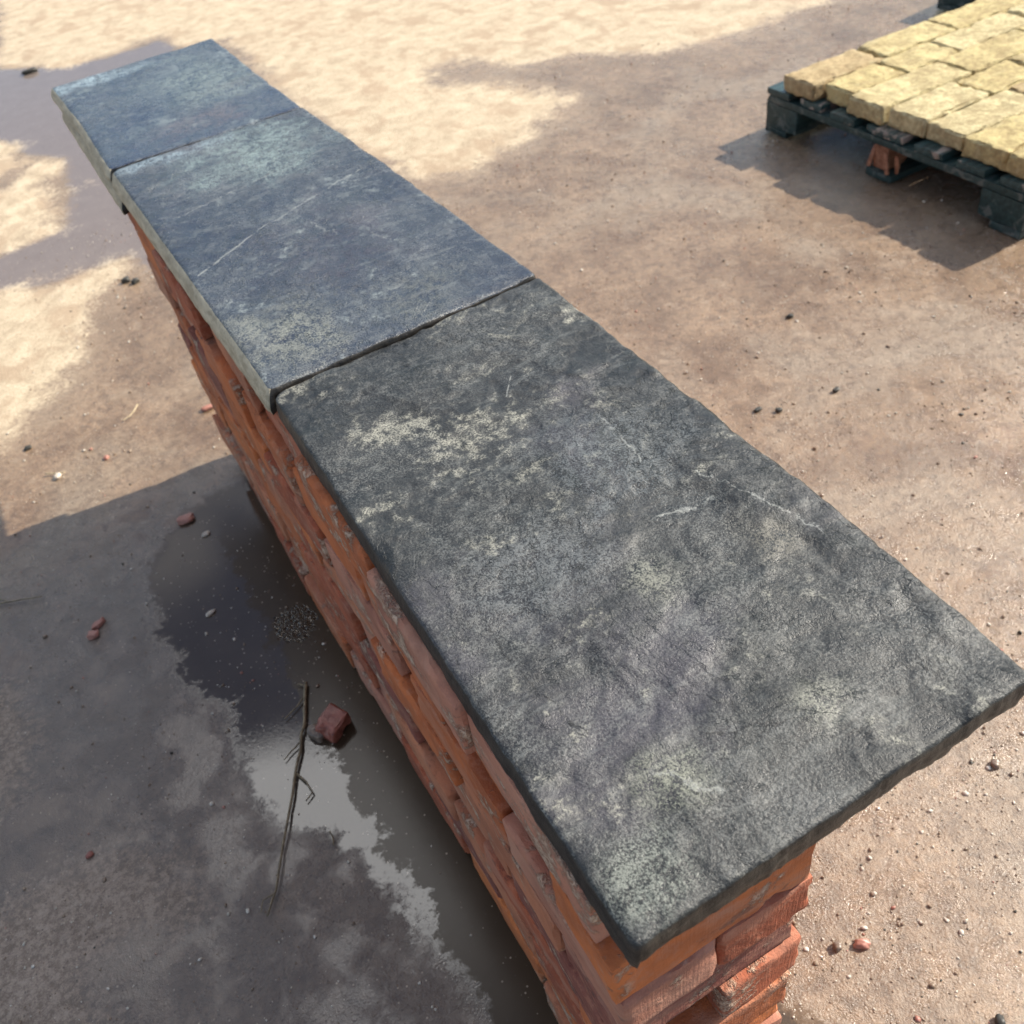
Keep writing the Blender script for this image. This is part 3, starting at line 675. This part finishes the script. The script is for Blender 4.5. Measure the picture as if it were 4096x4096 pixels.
twig('twig', 'straight thin twig at the left edge of the shaded ground', [([(-.60, 1.568), (-.54, 1.544), (-.498, 1.524)], .002, .0012), ([(-.59, 1.59), (-.575, 1.57), (-.56, 1.55)], .0016, .001)], P_twig)
twig('dry_stalk', 'short pale stalk lying beside the grey chip on sunlit ground', [([(-.416, 1.952), (-.396, 1.938), (-.372, 1.924)], .0022, .0014)], P_stalk, 'stalk')
twig('twig', 'very short dark twig in the puddle right of the long branched twig', [([(-.172, .664), (-.172, .650), (-.176, .638)], .0014, .001)], P_twig)

# foam bubbles gathered on the puddle against the wall
mf, n, b = material('puddle_foam')
b.inputs['Base Color'].default_value = (0.95, 0.93, 0.9, 1); b.inputs['Roughness'].default_value = 0.03
b.inputs['Transmission Weight'].default_value = 1.0; b.inputs['IOR'].default_value = 1.11
bm = bmesh.new(); rf = random.Random(3); placed = []
for k in range(900):
    a_ = rf.uniform(0, 6.283); q = 0.042 * math.sqrt(rf.random()); r = rf.choice((.0022, .003, .004, .0055, .0085))
    x, y = -0.062 + q * math.cos(a_), 1.122 + q * math.sin(a_) * 1.15
    if all((x - p[0]) ** 2 + (y - p[1]) ** 2 > ((r + p[2]) * .92) ** 2 for p in placed) and len(placed) < 95:
        placed.append((x, y, r))
        g_ = bmesh.ops.create_uvsphere(bm, u_segments=12, v_segments=8, radius=r)
        for v in g_['verts']: v.co = Vector((v.co.x + x, v.co.y + y, max(v.co.z, -.0003) * .55 - .0035))
me = bpy.data.meshes.new('foam_patch'); bm.to_mesh(me); bm.free(); me.shade_smooth()
link('foam_patch', me, [mf], None, 'round patch of water bubbles on the puddle against the brick wall', 'foam', kind='stuff')

# loose grit: countless, one object; pale grains also stand in for sun glints
rg_ = np.random.RandomState(4)
ico = bmesh.new(); bmesh.ops.create_icosphere(ico, subdivisions=1, radius=1)
iv = np.array([v.co[:] for v in ico.verts]); ifc = np.array([[v.index for v in f_.verts] for f_ in ico.faces]); ico.free()
N = 24000
gx = rg_.uniform(-0.75, 3.2, N * 3); gy = rg_.uniform(-0.25, 3.3, N * 3)
dens = np.clip(0.30 + 1.6 * fbm(gx * 3, gy * 3, 3), 0.05, 1)
dens = np.where((gx > 0.25) & (gy < 1.2), dens + .6 * np.clip(1.2 - gy, 0, 1), dens)
dens *= np.where((gx < 0.02) & (gy < 1.7), 0.8, 1.0)
keep = rg_.rand(N * 3) < dens
keep &= ~((gx > -0.02) & (gx < 0.23) & (gy > 0.01) & (gy < 1.72))
gx, gy = gx[keep][:N], gy[keep][:N]; N = len(gx)
sz = 0.0007 + 0.0010 * rg_.rand(N) + 0.0030 * rg_.rand(N) ** 12
wv = sdf(wat_polys, gx, gy)
sz = np.where(wv > 0.02, sz * 0.9, sz)
sz = np.where((gx > 0.2) & (gy < 1.5), sz * 1.05, sz)
sc = np.stack([sz * rg_.uniform(.7, 1.3, N), sz * rg_.uniform(.7, 1.3, N), sz * rg_.uniform(.5, .9, N)], -1)
ang = rg_.uniform(0, 6.28, N)
VV = iv[None] * sc[:, None, :] * (1 + rg_.uniform(-.4, .4, (N, len(iv), 1)))
ca, sa = np.cos(ang)[:, None], np.sin(ang)[:, None]
VX = VV[..., 0] * ca - VV[..., 1] * sa + gx[:, None]; VY = VV[..., 0] * sa + VV[..., 1] * ca + gy[:, None]
gz = (fbm(gx * 3, gy * 3, 3) * 0.005 + fbm(gx * 22, gy * 22, 3) * 0.0005 - 0.004)
flt = np.clip(0.5 + wv / 0.12, 0, 1); gz = gz * (1 - flt) - 0.004 * flt
VZ = VV[..., 2] + (gz + sz * 0.35)[:, None]
V = np.stack([VX, VY, VZ], -1).reshape(-1, 3)
Fc = (ifc[None] + (np.arange(N) * len(iv))[:, None, None]).reshape(-1, 3)
me = bpy.data.meshes.new('grit')
me.vertices.add(len(V)); me.vertices.foreach_set('co', V.ravel())
me.loops.add(Fc.size); me.loops.foreach_set('vertex_index', Fc.ravel())
me.polygons.add(len(Fc)); me.polygons.foreach_set('loop_start', np.arange(0, Fc.size, 3)); me.update()
for m_ in (simple('pale_glint_grit', (.48, .42, .34), (.70, .63, .54), .07), simple('brown_grit', (.20, .14, .095), (.28, .20, .14), .10), P_dark, P_pink): me.materials.append(m_)
pick = rg_.choice([0, 1, 2, 3], N, p=[.42, .47, .06, .05]); me.polygons.foreach_set('material_index', np.repeat(pick, len(ifc)))
link('grit', me, (), None, 'fine loose grit and tiny pebbles scattered over the wet ground', 'gravel', kind='stuff')
